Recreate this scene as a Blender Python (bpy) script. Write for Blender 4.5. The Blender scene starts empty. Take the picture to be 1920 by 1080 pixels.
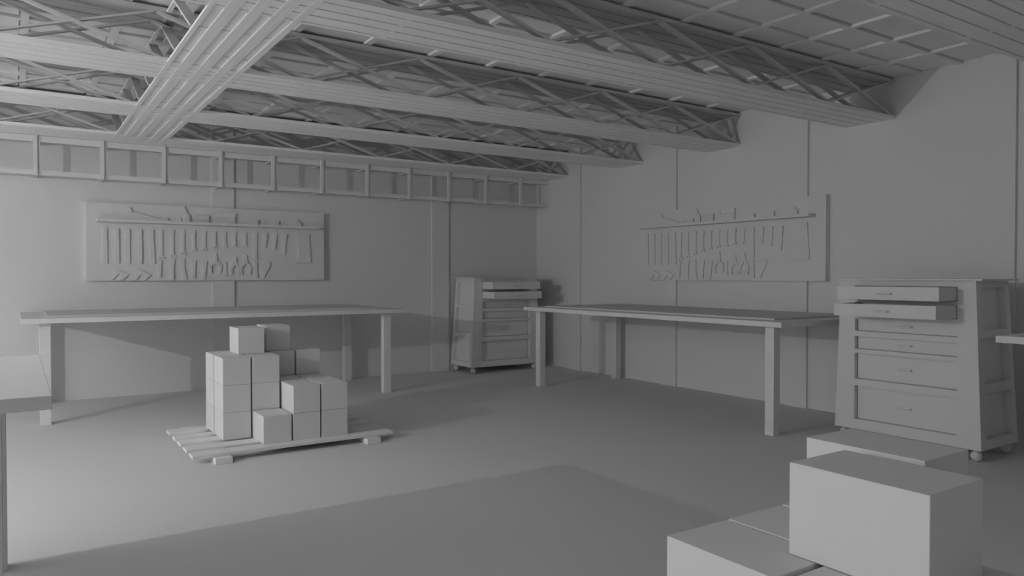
import bpy, bmesh, math, random
from mathutils import Vector, Matrix
random.seed(7)
S = bpy.context.scene
C = S.collection
PI = math.pi

# ------------------------------------------------------------ materials
def mat(name, g, var=.03, scale=3.0, stretch=(1, 1, 1), rough=.9, bump=.0):
    m = bpy.data.materials.new(name); m.use_nodes = True
    nt = m.node_tree; b = nt.nodes['Principled BSDF']
    b.inputs['Roughness'].default_value = rough
    b.inputs['Specular IOR Level'].default_value = .15
    tc = nt.nodes.new('ShaderNodeTexCoord'); mp = nt.nodes.new('ShaderNodeMapping')
    mp.inputs['Scale'].default_value = stretch
    nz = nt.nodes.new('ShaderNodeTexNoise'); nz.inputs['Scale'].default_value = scale
    nz.inputs['Detail'].default_value = 4
    cr = nt.nodes.new('ShaderNodeValToRGB')
    lo, hi = g * (1 - var), g * (1 + var)
    cr.color_ramp.elements[0].position = .3; cr.color_ramp.elements[0].color = (lo, lo, lo, 1)
    cr.color_ramp.elements[1].position = .7; cr.color_ramp.elements[1].color = (hi, hi, hi, 1)
    nt.links.new(tc.outputs['Object'], mp.inputs['Vector']); nt.links.new(mp.outputs[0], nz.inputs['Vector'])
    nt.links.new(nz.outputs[0], cr.inputs[0]); nt.links.new(cr.outputs[0], b.inputs['Base Color'])
    if bump:
        bp = nt.nodes.new('ShaderNodeBump'); bp.inputs['Strength'].default_value = bump
        bp.inputs['Distance'].default_value = .004
        nt.links.new(nz.outputs[0], bp.inputs['Height']); nt.links.new(bp.outputs[0], b.inputs['Normal'])
    return m
G = .765
M = dict(
    wall=mat('plaster', G, .012, .8), floor=mat('concrete', G * .93, .015, .6), ceil=mat('ceiling_board', .90, .02, 1.2),
    plankx=mat('timber_along_x', .94, .07, 9, (.22, 9, 9), bump=.25), upper=mat('shaded_upper_timber', .66, .07, 9, (.22, 9, 9), bump=.25), planky=mat('timber_along_y', .9, .05, 9, (9, .22, 9), bump=.2),  # upper chord: same timber, shade beneath the ceiling painted into its darker tone
    brace=mat('shaded_steel_bar', .68, .03, 5), bench=mat('bench_wood', G, .03, 6, (.5, 5, 5)), sheet=mat('bench_sheet', G * .86, .02, 4),  # brace bars: roof shade put into the base colour as a darker grey
    cab=mat('cabinet_paint', G, .012, 2), box=mat('cardboard', G * .93, .012, 3), pal=mat('pallet_wood', G * 1.05, .06, 8, (.3, 6, 6), bump=.2),
    board=mat('tool_board', G, .01, 2), tool=mat('tool_metal', G * 1.0, .02, 6), grip=mat('tool_grip', G * 1.0, .02, 6))

# ------------------------------------------------------------ mesh helpers
def nbm(): return bmesh.new()
def bx(bm, x0, x1, y0, y1, z0, z1):
    v = [bm.verts.new(p) for p in ((x0, y0, z0), (x1, y0, z0), (x1, y1, z0), (x0, y1, z0), (x0, y0, z1), (x1, y0, z1), (x1, y1, z1), (x0, y1, z1))]
    for f in ((0, 3, 2, 1), (4, 5, 6, 7), (0, 1, 5, 4), (1, 2, 6, 5), (2, 3, 7, 6), (3, 0, 4, 7)): bm.faces.new([v[i] for i in f])
    return bm
def hexa(bm, b, t):
    """b, t: four corner points each, same winding"""
    v = [bm.verts.new(p) for p in list(b) + list(t)]
    for f in ((0, 3, 2, 1), (4, 5, 6, 7), (0, 1, 5, 4), (1, 2, 6, 5), (2, 3, 7, 6), (3, 0, 4, 7)): bm.faces.new([v[i] for i in f])
    return bm
def bar(bm, a, b, side, w, t):
    """flat bar a->b, width w along 'side', thickness t"""
    a = Vector(a); b = Vector(b); s = Vector(side).normalized() * (w / 2)
    n = (b - a).normalized().cross(Vector(side).normalized()).normalized() * (t / 2)
    hexa(bm, [a - s - n, a + s - n, a + s + n, a - s + n], [b - s - n, b + s - n, b + s + n, b - s + n]); return bm
def prism(bm, pts, d0, d1):
    """polygon in (x,z), extruded along y from -d0 to -d1 (towards the room)"""
    a = [bm.verts.new((p[0], -d0, p[1])) for p in pts]; b = [bm.verts.new((p[0], -d1, p[1])) for p in pts]
    n = len(pts)
    bm.faces.new(a); bm.faces.new(b[::-1])
    for i in range(n): bm.faces.new((a[i], b[i], b[(i + 1) % n], a[(i + 1) % n]))
    return bm
def lathe(bm, prof, seg=20, c=(0, 0, 0)):
    rings = []
    for r, z in prof:
        rings.append([bm.verts.new((c[0] + r * math.cos(2 * PI * i / seg), c[1] + r * math.sin(2 * PI * i / seg), c[2] + z)) for i in range(seg)])
    for a, b in zip(rings, rings[1:]):
        for i in range(seg): bm.faces.new((a[i], a[(i + 1) % seg], b[(i + 1) % seg], b[i]))
    bm.faces.new(rings[0][::-1]); bm.faces.new(rings[-1]); return bm
def cyl(bm, a, b, r, seg=12):
    a = Vector(a); b = Vector(b); d = (b - a).normalized()
    u = d.orthogonal().normalized(); w = d.cross(u)
    R = [[bm.verts.new(p + (u * math.cos(2 * PI * i / seg) + w * math.sin(2 * PI * i / seg)) * r) for i in range(seg)] for p in (a, b)]
    for i in range(seg): bm.faces.new((R[0][i], R[0][(i + 1) % seg], R[1][(i + 1) % seg], R[1][i]))
    bm.faces.new(R[0][::-1]); bm.faces.new(R[1]); return bm
def obj(name, bm, m, parent=None, bev=0, smooth=False, **k):
    bmesh.ops.recalc_face_normals(bm, faces=bm.faces)
    me = bpy.data.meshes.new(name); bm.to_mesh(me); bm.free(); me.materials.append(M[m])
    if smooth:
        for p in me.polygons: p.use_smooth = True
    o = bpy.data.objects.new(name, me); C.objects.link(o)
    if parent: o.parent = parent
    if bev:
        md = o.modifiers.new('edge', 'BEVEL'); md.width = bev; md.segments = 2; md.limit_method = 'ANGLE'
    for a, b in k.items(): o[a] = b
    return o
def thing(name, label, cat, loc=(0, 0, 0), rz=0, group=None):
    o = bpy.data.objects.new(name, None); C.objects.link(o); o.location = loc; o.rotation_euler = (0, 0, rz)
    o.empty_display_size = .1
    o['label'] = label; o['category'] = cat
    if group: o['group'] = group
    return o
def dup(root, loc, rz, label, group=None):
    r = root.copy(); C.objects.link(r); r.location = loc; r.rotation_euler = (0, 0, rz); r['label'] = label
    if group: r['group'] = group
    for ch in list(root.children):
        c = ch.copy(); C.objects.link(c); c.parent = r
        for g in list(ch.children):
            d = g.copy(); C.objects.link(d); d.parent = c
    return r

# ------------------------------------------------------------ the room
XL, YN, ZC = -11.6, -11.2, 3.049
obj('floor', bx(nbm(), XL, .1, YN, .1, -.1, 0), 'floor', kind='structure')
obj('wall_left', bx(nbm(), XL, .1, 0, .12, 0, ZC + .1), 'wall', kind='structure')
obj('wall_right', bx(nbm(), 0, .12, YN, 0, 0, ZC + .1), 'wall', kind='structure')
obj('ceiling', bx(nbm(), XL, 0, YN, 0, ZC + .04, ZC + .1), 'ceil', kind='structure')
obj('wall_back', bx(nbm(), XL, 0, YN - .12, YN, 0, ZC + .1), 'wall', kind='structure')
obj('wall_far_left', bx(nbm(), XL - .12, XL, YN - .12, .12, 0, ZC + .1), 'wall', kind='structure')
# battens under the ceiling, one grid, and the boards laid between them with open joints
ys = [-5.63 + .3338 * k for k in range(16, -18, -1) if YN < -5.63 + .3338 * k < -.05]
xs = [-.5 - .5345 * k for k in range(21) if -.5 - .5345 * k > XL]
bm = nbm()
for y in ys: bx(bm, XL, 0, y, y + .052, ZC - .017, ZC + .04)
for x in xs: bx(bm, x - .024, x + .024, YN, -.01, ZC - .0185, ZC + .04)
obj('trim_1', bm, 'ceil', kind='structure')
bm = nbm()
yl = [YN] + sorted(ys) + [0]; xl = [XL] + sorted(xs) + [0]
for k in range(len(yl) - 1):
    ya = yl[k] + (.054 if k else 0); yb_ = yl[k + 1] - (.013 if k < len(yl) - 2 else 0)
    for q in range(len(xl) - 1):
        xa = xl[q] + (.0255 if q else 0); xb = xl[q + 1] - (.034 if q < len(xl) - 2 else 0)
        bx(bm, xa, xb, ya, yb_, ZC, ZC + .012)
obj('trim_30', bm, 'ceil', kind='structure')
n = 2
for x0, x1 in ((-7.405, -7.165), (-4.573, -4.335), (-1.758, -1.502), (-10.24, -10.0)):
    obj('trim_%d' % n, bx(nbm(), x0, x1, -.026, 0, 0, ZC), 'wall', kind='structure'); n += 1
for y0 in (-1.056, -2.829, -4.556, -6.366, -8.15, -9.9):
    obj('trim_%d' % n, bx(nbm(), -.03, 0, y0, y0 + .24, 0, ZC), 'wall', kind='structure'); n += 1

# ------------------------------------------------------------ roof trusses (run along x)
ZB, ZT = 2.68, 3.0
GAPS = (-.340, -.231, -.121, 0)          # grooves, measured from the far one
NODE = .94
def chord_planks(root, z, t, m, gw=.014):
    edges = [-.426] + [g for g in GAPS] + [.040]
    for i in range(5):
        a = edges[i] + (gw / 2 if i else 0); b = edges[i + 1] - (gw / 2 if i < 4 else 0)
        obj('chord_plank', bx(nbm(), XL, -.002, a, b, z, z + t), m, root)
def make_truss(label, yfar):
    r = thing('roof_truss', label, 'truss', (0, yfar, 0), 0, 'timber and steel roof trusses under the ceiling')
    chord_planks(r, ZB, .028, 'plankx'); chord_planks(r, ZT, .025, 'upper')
    k = 0
    while -NODE * (k + 1) > XL:
        xa, xb = -NODE * k - .02, -NODE * (k + 1) - .04
        for y in (-.400, -.190):
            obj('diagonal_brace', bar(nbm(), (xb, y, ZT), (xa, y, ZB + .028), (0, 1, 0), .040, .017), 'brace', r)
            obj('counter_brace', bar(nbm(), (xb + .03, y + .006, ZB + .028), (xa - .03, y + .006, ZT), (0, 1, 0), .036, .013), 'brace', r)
        if k: obj('batten', bx(nbm(), -NODE * k + .02, -NODE * k + .05, -.424, .038, ZB + .0008, ZB + .027), 'plankx', r)
        k += 1
    return r
t1 = make_truss('second nearest roof truss, its wide planked underside ending above the right tool board', -4.974)
dup(t1, (0, -3.309, 0), 0, 'third nearest roof truss, ending at the right wall just left of the right tool board')
dup(t1, (0, -1.829, 0), 0, 'second farthest roof truss, next to the one directly above the wall frame')
dup(t1, (0, -.344, 0), 0, 'farthest roof truss, running just above the wall frame along the left wall')
dup(t1, (0, -6.853, 0), 0, 'nearest roof truss, its planked underside crossing the top right corner of the photo')

# ------------------------------------------------------------ girder that crosses the trusses (runs along y)
g = thing('roof_girder', 'wide ribbed roof girder crossing under the trusses at upper left', 'girder', (0, 0, 0))
GY0, GY1 = YN, -.46
for a, b in ((-5.621, -5.595), (-5.539, -5.474), (-5.42, -5.356), (-5.30, -5.236), (-5.186, -5.147)):
    obj('chord_rib', bx(nbm(), a, b, GY0, GY1, ZB - .0012, ZB + .0125), 'planky', g)
    obj('upper_chord_rib', bx(nbm(), a, b, GY0, GY1, ZT - .0012, ZT + .0125), 'planky', g)
trs = sorted([(y - .43, y + .045) for y in (-4.974, -3.309, -1.829, -.344, -6.853)])
cuts = [-4.545 + .525 * k for k in range(-13, 9)]
y = GY0; segs = []
cuts = [c for c in cuts if GY0 < c < GY1]
pts = [GY0] + cuts + [GY1]
for a, b in zip(pts, pts[1:]):
    cur = [(a + .008, b - .008)]
    for t0, t1_ in trs:
        nx = []
        for p, q in cur:
            if t1_ <= p or t0 >= q: nx.append((p, q)); continue
            if p < t0: nx.append((p, t0))
            if q > t1_: nx.append((t1_, q))
        cur = nx
    segs += cur
for a, b in segs:
    if b - a > .02: obj('backing_board', bx(nbm(), -5.596, -5.160, a, b, ZB + .012, ZB + .026), 'planky', g)
k = 0
y = -.3
while y > GY0 + .6:
    for xx in (-5.59, -5.385):
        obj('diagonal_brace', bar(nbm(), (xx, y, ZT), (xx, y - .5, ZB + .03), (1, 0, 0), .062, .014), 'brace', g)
    y -= .525; k += 1

# ------------------------------------------------------------ frame along the left wall
w = thing('wall_frame', 'ladder-like timber frame with upright posts bracketed off the left wall below the last truss', 'frame')
x0, x1, yf = XL, -.002, -.30
obj('bottom_rail', bx(nbm(), x0, x1, yf, yf + .035, 2.292, 2.338), 'bench', w)
obj('top_rail', bx(nbm(), x0, x1, yf, yf + .035, 2.618, 2.677), 'bench', w)
k = 0
while -.505 - .5768 * k > XL:
    x = -.505 - .5768 * k
    bm = nbm(); bx(bm, x - .02, x + .015, yf - .026, yf - .004, 2.285, 2.679); bx(bm, x + .014, x + .040, yf - .006, yf + .012, 2.29, 2.676)
    obj('post', bm, 'bench', w)
    bm = nbm(); bx(bm, x - .016, x + .016, yf + .03, -.001, 2.292, 2.318); obj('bracket', bm, 'bench', w)
    bm = nbm(); bx(bm, x - .012, x + .012, yf + .03, -.001, 2.622, 2.64); obj('bracket', bm, 'bench', w)
    k += 1

# ------------------------------------------------------------ workbenches
def make_bench(label):
    """origin: floor, middle of the back edge; front is -y; length 3.56 along x"""
    r = thing('workbench', label, 'workbench', group='long workbenches')
    obj('tabletop', bx(nbm(), -1.78, 1.78, -1.41, 0, .889, .932), 'bench', r, bev=.002)
    obj('work_mat', bx(nbm(), -1.585, 1.585, -1.235, -.06, .9322, .9475), 'sheet', r, label='thin raised sheet inset on the bench top')
    for sx in (-1, 1):
        for a, b in ((-1.325, -1.245), (-.145, -.065)):
            xa = sx * 1.65; xb = sx * 1.565
            obj('leg', bx(nbm(), min(xa, xb), max(xa, xb), a, b, 0, .889), 'bench', r, bev=.002)
    return r
b1 = make_bench('long workbench along the left wall, behind the pallet of boxes')
b1.location = (-4.632, -.05, 0)
dup(b1, (-.035, -3.525, 0), -PI / 2, 'long workbench along the right wall between the two tool cabinets')
dup(b1, (-6.36 - 1.78, -4.885, 0), 0, 'workbench cut off by the left edge, its bare corner near the camera')
dup(b1, (-.035, -6.84 - 1.78, 0), -PI / 2, 'workbench whose top corner just enters at the right edge beside the tool cabinet')

# ------------------------------------------------------------ tool cabinets
def make_cabinet(label):
    """front faces -y at y=0, back at y=+.57; width along x"""
    r = thing('tool_cabinet', label, 'tool cabinet', group='rolling tool cabinets')
    z0, z1 = .085, 1.265
    def hw(z): return .55 - .045 * (z - z0) / (z1 - z0)
    def yb(z): return .565 - .075 * (z - z0) / (z1 - z0)
    ow = .385
    op = [(.165, .43), (.485, .69), (.722, .822), (.864, .96), (.992, 1.092), (1.118, 1.222)]
    # face frame
    bm = nbm()
    for s in (-1, 1):
        hexa(bm, [(s * ow, 0, z0), (s * hw(z0), 0, z0), (s * hw(z0), .04, z0), (s * ow, .04, z0)],
             [(s * ow, 0, z1), (s * hw(z1), 0, z1), (s * hw(z1), .04, z1), (s * ow, .04, z1)])
    zs = [z0] + [v for o in op for v in o] + [z1]
    for a, b in zip(zs[::2], zs[1::2]): bx(bm, -ow, ow, 0, .04, a, b)
    obj('face_frame', bm, 'cab', r)
    # carcass set back behind the frame
    bm = nbm()
    ins = .048
    hexa(bm, [(-hw(z0) + ins, .064, z0 + .02), (hw(z0) - ins, .064, z0 + .02), (hw(z0) - ins, yb(z0) - .01, z0 + .02), (-hw(z0) + ins, yb(z0) - .01, z0 + .02)],
         [(-hw(z1) + ins, .064, z1), (hw(z1) - ins, .064, z1), (hw(z1) - ins, yb(z1) - .01, z1), (-hw(z1) + ins, yb(z1) - .01, z1)])
    obj('carcass', bm, 'cab', r)
    # side frames: stiles and rails with three sunk panels
    for s in (-1, 1):
        bm = nbm()
        def pc(z, ya, yb_, za, zb):
            def P(yy, zz): return (s * hw(zz), yy(zz) if callable(yy) else yy, zz)
            def Pi(yy, zz): return (s * (hw(zz) - .0475), yy(zz) if callable(yy) else yy, zz)
            hexa(bm, [P(ya, za), P(yb_, za), Pi(yb_, za), Pi(ya, za)], [P(ya, zb), P(yb_, zb), Pi(yb_, zb), Pi(ya, zb)])
        pc(0, .04, .085, z0, z1)
        pc(0, lambda z: yb(z) - .06, yb, z0, z1)
        for za, zb in ((z0, .15), (.475, .54), (.865, .915), (1.215, z1)):
            pc(0, .085, lambda z: yb(z) - .06, za, zb)
        obj('side_frame', bm, 'cab', r)
    obj('top', bx(nbm(), -.56, .56, -.035, .52, z1, z1 + .013), 'cab', r)
    bx_ = nbm(); bx(bx_, -.53, .53, .03, .55, z0, z0 + .02); obj('bottom_panel', bx_, 'cab', r)
    pulls = [-.042] * 4 + [.29, .25]
    for (a, b), p in zip(op, pulls):
        d = nbm(); bx(d, -ow + .004, ow - .004, -p, -p + .018, a + .004, b - .002)
        if p > 0:
            for s in (-1, 1): bx(d, min(s * (ow - .005), s * (ow - .02)), max(s * (ow - .005), s * (ow - .02)), -p + .018, .055, a + .006, b - .004)
            bx(d, -ow + .02, ow - .02, -p + .018, .055, a + .006, a + .016)
        dr = obj('drawer', d, 'cab', r)
        zc = (a + b) / 2
        h = nbm(); cyl(h, (-.05, -p - .022, zc), (.05, -p - .022, zc), .006, 8)
        for xx in (-.045, .045): cyl(h, (xx, -p - .022, zc), (xx, -p + .002, zc), .006, 8)
        obj('handle', h, 'tool', dr, smooth=False)
    for sx in (-1, 1):
        for yy in (.055, .50):
            c = nbm(); bmesh.ops.create_uvsphere(c, u_segments=20, v_segments=12, radius=.037, matrix=Matrix.Translation((sx * .495, yy, .037)))
            ca = obj('caster', c, 'tool', r, smooth=True)
            st = nbm(); cyl(st, (sx * .495, yy, .07), (sx * .495, yy, z0 + .004), .012, 10); obj('stem', st, 'tool', ca)
    return r
c1 = make_cabinet('rolling tool cabinet in the corner, facing forward, two top drawers pulled open')
c1.location = (-.915, -.575, 0)
dup(c1, (-.92, -5.985, 0), -PI / 2, 'rolling tool cabinet at right between two workbenches, behind the large stack of boxes')

# ------------------------------------------------------------ pallets
DK = .064
def make_pallet(label, x, y):
    """origin: floor, left end, front runner face"""
    r = thing('wooden_pallet', label, 'pallet', (x, y, 0), group='low wooden pallets')
    for a, b in ((.07, .205), (.285, .43), (.52, .665), (.745, .865), (.98, 1.14)):
        obj('slat', bx(nbm(), 0, 1.49, a, b, .042, DK), 'pal', r, bev=.003)
    for a, b in ((.135, .25), (1.245, 1.355)):
        obj('runner', bx(nbm(), a, b, 0, 1.30, 0, .042), 'pal', r, bev=.003)
    return r
p1 = make_pallet('low slatted pallet on the open floor, under the small stack of boxes', -5.455, -3.63)
dup(p1, (-5.455, -8.44, 0), 0, 'low slatted pallet hidden under the large stack of boxes at lower right')

# ------------------------------------------------------------ boxes
BH = .206
def mkbox(label, x0, x1, y0, y1, z, group):
    bm = nbm(); w, d = x1 - x0, y1 - y0
    bx(bm, -w / 2, w / 2, -d / 2, d / 2, 0, BH - .0015)
    o = obj('cardboard_box', bm, 'box', bev=.0018, label=label, category='box', group=group)
    o.location = ((x0 + x1) / 2, (y0 + y1) / 2, z); return o
cols = [(-5.166, -4.963), (-4.95, -4.744), (-4.729, -4.524), (-4.511, -4.306)]
rows = [(-3.462, -3.18), (-3.165, -2.87), (-2.845, -2.565)]
cn = ['leftmost column', 'second column from left', 'third column from left', 'rightmost column']
rn = ['front row', 'middle row', 'back row']
ln = ['bottom layer', 'second layer', 'third layer']
stackh = {(0, 1): 3, (0, 2): 3, (1, 0): 1, (1, 1): 3, (1, 2): 3, (2, 0): 2, (2, 1): 2, (2, 2): 3, (3, 0): 2, (3, 1): 2, (3, 2): 3}
GB = 'boxes stacked on the pallet in the middle of the floor'
for (c, r_), h in stackh.items():
    for l in range(h):
        mkbox('box on middle pallet: %s, %s, %s' % (cn[c], rn[r_], ln[l]),
              cols[c][0], cols[c][1], rows[r_][0], rows[r_][1], DK + BH * l, GB)
mkbox('topmost front box on the floor pallet stack, alone on the third layer at left', -5.0, -4.80, -2.945, -2.66, DK + BH * 3, GB)
mkbox('topmost rear box on the floor pallet stack, half hidden behind the topmost front box', -4.74, -4.545, -2.79, -2.50, DK + BH * 3, GB)
GF = 'boxes in the large near stack at lower right'
fc = [(-5.166, -4.956), (-4.946, -4.736), (-4.726, -4.518)]
fr = [(-8.325, -8.031), (-8.013, -7.713)]
fcn = ['left column', 'middle column', 'right column']; frn = ['near row', 'far row']
for i, (a, b) in enumerate(fc):
    for j, (c, d) in enumerate(fr):
        if (i, j) == (2, 0): continue
        for l in range(3):
            mkbox('box in near stack at lower right: %s, %s, %s' % (fcn[i], frn[j], ln[l]),
                  a, b, c, d, DK + BH * l, GF)
mkbox('biggest looking box at lower right, on top of the near stack at its front', -5.026, -4.816, -8.253, -7.948, DK + BH * 3, GF)
mkbox('top box of the near stack standing behind the biggest one, before the tool cabinet', -4.77, -4.571, -8.113, -7.815, DK + BH * 3, GF)

# ------------------------------------------------------------ tool boards
BT = .066
boards = []
def make_board(label):
    """origin: wall face at the board's left edge, z=0; x runs along the board, -y into the room"""
    r = thing('tool_board', label, 'tool board', group='wall boards with tools')
    obj('panel', bx(nbm(), 0, 2.552, -BT, -.001, 1.247, 2.071), 'board', r)
    obj('shelf', bx(nbm(), .093, 2.447, -.185, -BT, 1.866, 1.895), 'board', r)
    return r
tb = make_board('wide wall board with hanging tools above the left workbench')
tb.location = (-5.831, 0, 0)
dup(tb, (0, -2.23, 0), -PI / 2, 'wide wall board with hanging tools above the right workbench')

def place_pair(maker, name, cat, u, v, desc, group, dy=0.0, flat=0):
    """maker fills parts (list of (part, bm, mat)) around local (0,0); hang it at (u, v) on both boards"""
    root = thing(name, desc + ', left tool board', cat, (-5.831 + u, -BT - dy, v), 0, group + ' on the left board')
    parts = maker()
    if flat:
        ym = max(abs(q.co.y) for _, b_, _ in parts for q in b_.verts)
        for _, b_, _ in parts:
            for q in b_.verts: q.co.y *= flat / ym
    for pn, bm, m in parts: obj(pn, bm, m, root, bev=.0012)
    dup(root, (-BT - dy, -2.23 - u, v), -PI / 2, desc + ', right tool board', group + ' on the right board')
T = .015
def poly(pts, d0=.0004, d1=T): return prism(nbm(), pts, d0, d1)
def file_tool(lean=0, wide=.022, step=False):
    def f():
        h = [(-.017, 0), (.017, 0), (.021, -.03), (.015, -.085), (.02, -.105), (-.02, -.105), (-.015, -.085), (-.021, -.03)]
        o = -.006 if step else 0
        b = [(-wide + o, -.105), (wide + o, -.105), (wide + o + lean, -.372), (-wide + o + lean, -.372)]
        return [('handle', poly(h, .0004, T + .002), 'grip'), ('blade', poly(b), 'tool')]
    return f
ord_ = ['first', 'second', 'third', 'fourth', 'fifth', 'sixth', 'seventh', 'eighth', 'ninth']
for i, (u, ln_, st) in enumerate(((.172, 0, 0), (.283, 0, 0), (.389, .003, 1), (.505, 0, 0), (.618, .012, 0))):
    place_pair(file_tool(ln_, .022, st), 'flat_file', 'file', u, 1.803, '%s from left of five equally long flat files' % ord_[i], 'long flat files')
def wrench(L):
    def f():
        r = .017 + .012 * (L - .15) / .16; s = .012
        pts = [(-s, -.02), (-s, -L + .03), (-r - .004, -L + .012), (-r - .006, -L - .004), (-r * .5, -L - .006), (-r * .35, -L + .010), (r * .35, -L + .010), (r * .5, -L - .006),
               (r + .006, -L - .004), (r + .004, -L + .012), (s, -L + .03), (s, -.02)]
        ring = [(.019 * math.cos(a), -.018 + .019 * math.sin(a)) for a in [i * PI / 8 for i in range(16)]]
        return [('shaft', poly(pts), 'tool'), ('ring', poly(ring, .0004, T + .002), 'tool')]
    return f
for i, (u, vb) in enumerate(((.715, 1.493), (.828, 1.515), (.938, 1.543), (1.05, 1.578), (1.16, 1.595), (1.272, 1.616), (1.38, 1.624), (1.49, 1.639), (1.605, 1.647))):
    place_pair(wrench(1.805 - vb), 'wrench', 'wrench', u, 1.803, '%s from left of nine wrenches of falling length' % ord_[i], 'wrenches of falling length')
def pry():
    return [('handle', poly([(-.02, 0), (.018, 0), (.02, -.05), (.016, -.09), (-.018, -.09)], .0004, T + .003), 'grip'),
            ('blade', poly([(-.018, -.09), (.016, -.09), (.019, -.29), (.024, -.312), (-.022, -.312), (-.018, -.29)]), 'tool')]
place_pair(pry, 'scraper', 'scraper', 1.722, 1.803, 'long straight scraper just right of the shortest wrench', 'scraper')
def chisel(L):
    return lambda: [('handle', poly([(-.02, 0), (.02, 0), (.022, -.02), (.017, -.085), (-.017, -.085), (-.022, -.02)], .0004, T + .004), 'grip'),
                    ('blade', poly([(-.016, -.085), (.016, -.085), (.004, -L), (-.018, -L)]), 'tool')]
for u, L, d in ((1.838, .175, 'shortest'), (1.95, .202, 'middle-sized'), (2.066, .252, 'longest')):
    place_pair(chisel(L), 'chisel', 'chisel', u, 1.803, '%s of the three tapering chisels' % d, 'tapering chisels')
def square():
    return [('blade', poly([(-.075, 0), (.075, 0), (.10, -.33), (.088, -.348), (-.10, -.348), (-.055, -.28)]), 'tool'),
            ('stock', poly([(-.085, .012), (.080, .012), (.080, -.006), (-.085, -.006)], .0004, T + .006), 'grip')]
place_pair(square, 'broad_knife', 'knife', 2.285, 1.803, 'broad flat blade hanging alone at the right end', 'broad blade')
# lower row
def snip(pts): return lambda: [('jaw', poly([p for p in pts if p[1] > -.1001]), 'tool'), ('grip', poly([p for p in pts if p[1] < -.0999], .0004, T + .003), 'grip')]
lower = [(.70, 1.47, [(-.016, 0), (.018, 0), (.013, -.10), (-.013, -.10), (-.02, -.19), (.006, -.19)]),
         (.828, 1.485, [(-.024, 0), (.024, 0), (.012, -.10), (-.02, -.10), (-.02, -.228), (.012, -.228)]),
         (.932, 1.482, [(-.018, 0), (.018, 0), (.016, -.10), (-.012, -.10), (.01, -.222), (.042, -.222)]),
         (1.048, 1.47, [(-.024, 0), (.024, 0), (.012, -.10), (-.016, -.10), (-.018, -.20), (.01, -.20)]),
         (1.162, 1.465, [(-.022, 0), (.024, 0), (.014, -.10), (-.018, -.10), (-.034, -.208), (0, -.208)])]
def snip2(pts):
    a, b, c, d, e, f_ = pts
    return lambda: [('jaw', poly([a, b, c, d]), 'tool'), ('grip', poly([d, c, f_, e], .0004, T + .003), 'grip')]
for i, (u, v, pts) in enumerate(lower):
    place_pair(snip2(pts), 'snips', 'snips', u, v, '%s from left of five closed snips in the lower row' % ord_[i], 'closed snips')
def pliers(w, h, jl):
    def f():
        a = [(-.012, 0), (.012, 0), (.022, -jl), (w, -h * .62), (w - .012, -h), (w - .03, -h), (w - .026, -h * .64), (.0, -jl - .03), (-.02, -jl)]
        b = [(-.022, -jl + .004), (.006, -jl - .02), (-w + .03, -h * .66), (-w + .03, -h), (-w + .012, -h), (-w, -h * .62)]
        return [('jaw', poly(a), 'tool'), ('grip', poly(b, .0004, T + .004), 'grip')]
    return f
for u, v, w_, h, jl, d in ((1.277, 1.566, .072, .236, .10, 'leftmost'), (1.49, 1.52, .058, .206, .07, 'middle'), (1.61, 1.545, .07, .232, .08, 'rightmost')):
    place_pair(pliers(w_, h, jl), 'pliers', 'pliers', u, v, '%s of three pliers with spread handles' % d, 'spread pliers')
place_pair(lambda: [('shaft', poly([(-.012, 0), (.012, 0), (.014, -.13), (.022, -.165), (-.022, -.165), (-.012, -.13)]), 'tool')], 'spanner', 'spanner', 1.383, 1.465,
           'short flared spanner between the leftmost and middle pliers', 'flared spanner')
place_pair(lambda: [('handle', poly([(-.018, 0), (.014, 0), (.02, -.09), (-.014, -.09)], .0004, T + .003), 'grip'), ('blade', poly([(-.014, -.09), (.02, -.09), (.028, -.195), (-.006, -.195)]), 'tool')],
           'utility_knife', 'knife', 1.722, 1.468, 'slim knife right of the pliers', 'slim knife')
place_pair(lambda: [('blade', poly([(-.05, -.01), (.02, 0), (.048, -.022), (.045, -.045), (-.032, -.195), (-.05, -.195)]), 'tool')],
           'putty_knife', 'knife', 1.85, 1.468, 'curved wedge-shaped knife at the right end of the lower row', 'wedge knife')
def angle():
    return [('arm', poly([(-.09, 0), (-.06, .002), (.055, -.052), (-.002, -.112), (-.04, -.112), (.0, -.062), (-.045, -.042)]), 'tool'),
            ('leg', poly([(-.08, -.05), (-.05, -.052), (-.095, -.105), (-.125, -.105)]), 'tool')]
place_pair(angle, 'angle_bracket', 'bracket', .338, 1.364, 'left one of two bent angle brackets at the lower left corner', 'bent brackets')
place_pair(angle, 'angle_bracket', 'bracket', .558, 1.362, 'right one of two bent angle brackets at the lower left corner', 'bent brackets')
# things on the shelf (origin at the shelf top, y centred over the shelf)
def plane():
    tot = prism(nbm(), [(-.27, .03), (-.235, .03), (-.205, .085), (-.225, .134), (-.262, .134), (-.245, .088)], -.012, .012)
    sole = prism(nbm(), [(-.285, 0), (.28, 0), (.28, .05), (.262, .05), (.262, .014), (.09, .014), (.02, .034), (-.16, .083), (-.20, .083), (-.285, .03)], -.03, .03)
    knob = nbm(); lathe(knob, [(.012, .014), (.018, .022), (.012, .03), (.016, .04)], 14, (.13, 0, 0))
    return [('sole', sole, 'tool'), ('tote', tot, 'grip'), ('knob', knob, 'grip')]
def oilcan():
    b = nbm(); lathe(b, [(.04, 0), (.044, .01), (.044, .075), (.012, .105)], 20)
    sp = nbm(); cyl(sp, (0, 0, .10), (-.012, 0, .13), .012, 10); cyl(sp, (-.012, 0, .125), (-.03, 0, .172), .014, 10)
    return [('can', b, 'tool'), ('spout', sp, 'tool')]
def carton():
    return [('body', bx(nbm(), -.085, .085, -.035, .035, 0, .083), 'box'), ('lid', bx(nbm(), -.0865, .0865, -.0365, .0365, .068, .086), 'box')]
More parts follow.
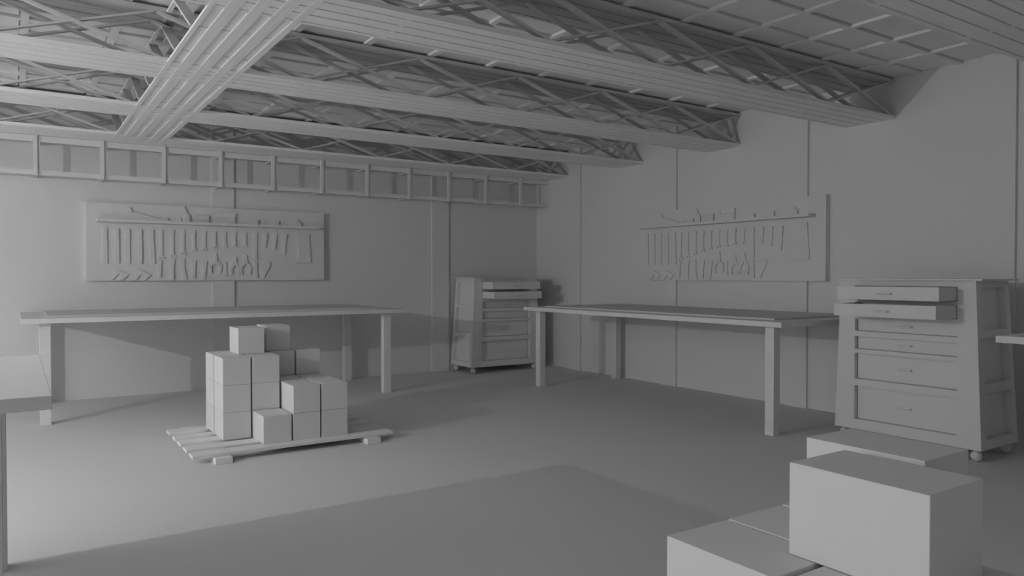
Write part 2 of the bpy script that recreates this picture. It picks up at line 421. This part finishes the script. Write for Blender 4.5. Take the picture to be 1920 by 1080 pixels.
def drill():
    h = prism(nbm(), [(.035, .0), (.085, 0), (.087, .022), (.085, .075), (.04, .075)], -.02, .02)
    bd = nbm(); bx(bd, -.085, .092, -.028, .028, .072, .128)
    ch = nbm(); cyl(ch, (-.085, 0, .10), (-.12, 0, .10), .02, 14); cyl(ch, (-.12, 0, .10), (-.15, 0, .10), .007, 8)
    bt = nbm(); bx(bt, .0, .088, -.03, .03, 0, .022)
    return [('grip', h, 'grip'), ('motor_housing', bd, 'tool'), ('chuck', ch, 'tool'), ('battery', bt, 'grip')]
def tin(r, h):
    return lambda: [('body', bx(nbm(), -r, r, -r, r, 0, h * .8), 'tool'), ('lid', bx(nbm(), -r * .96, r * .96, -r * .9, r * .9, h * .8, h), 'grip')]
def gluebottle():
    n_ = nbm(); cyl(n_, (.004, 0, .045), (-.024, 0, .084), .011, 10)
    return [('body', bx(nbm(), -.026, .026, -.026, .026, 0, .053), 'tool'), ('nozzle', n_, 'grip')]
for mk, nm, ct, u, d in ((plane, 'hand_plane', 'plane', .64, 'long hand plane with raised handle at the left end of the shelf'),
                         (oilcan, 'oil_can', 'oil can', 1.0, 'oil can with tilted spout beside the hand plane on the shelf'),
                         (carton, 'small_carton', 'carton', 1.122, 'low carton between the oil can and the drill on the shelf'),
                         (drill, 'power_drill', 'drill', 1.405, 'pistol-shaped drill standing in the middle of the shelf'),
                         (tin(.022, .054), 'small_tin', 'tin', 1.727, 'small tin right of the drill on the shelf'),
                         (tin(.027, .056), 'small_tin', 'tin', 1.963, 'slightly wider tin second from the right end of the shelf'),
                         (gluebottle, 'glue_bottle', 'bottle', 2.232, 'bottle with slanted nozzle at the right end of the shelf')):
    if nm == 'oil_can': u = .972
    place_pair(mk, nm, ct, u, 1.8955, d, 'items on the board shelf', dy=.0145, flat=.0135)

# ------------------------------------------------------------ light, camera
L = bpy.data.lights.new('work_light', 'POINT'); L.energy = 210; L.shadow_soft_size = .012
lo = bpy.data.objects.new('work_light', L); lo.location = (-10.27, -4.81, 2.117); C.objects.link(lo)
wd = bpy.data.worlds.new('daylight'); S.world = wd; wd.use_nodes = True
bg = wd.node_tree.nodes['Background']; bg.inputs[0].default_value = (1, 1, 1, 1); bg.inputs[1].default_value = .0

cam = bpy.data.cameras.new('camera'); co = bpy.data.objects.new('camera', cam); C.objects.link(co)
cam.sensor_width = 36; cam.lens = 36 * 1390 / 1920; cam.clip_start = .05
yaw = math.radians(56.164); pitch = math.radians(.948)
fx = Vector((math.cos(yaw), math.sin(yaw), 0))
d = Vector((fx.x * math.cos(pitch), fx.y * math.cos(pitch), -math.sin(pitch)))
co.location = (-6.451, -8.967, 1.3)
co.rotation_euler = d.to_track_quat('-Z', 'Y').to_euler()
S.camera = co
S.cycles.max_bounces = 12; S.cycles.diffuse_bounces = 6
S.view_settings.view_transform = 'Standard'; S.view_settings.look = 'None'
S.view_settings.gamma = 1; S.view_settings.exposure = 0.0; S.view_settings.use_curve_mapping = False
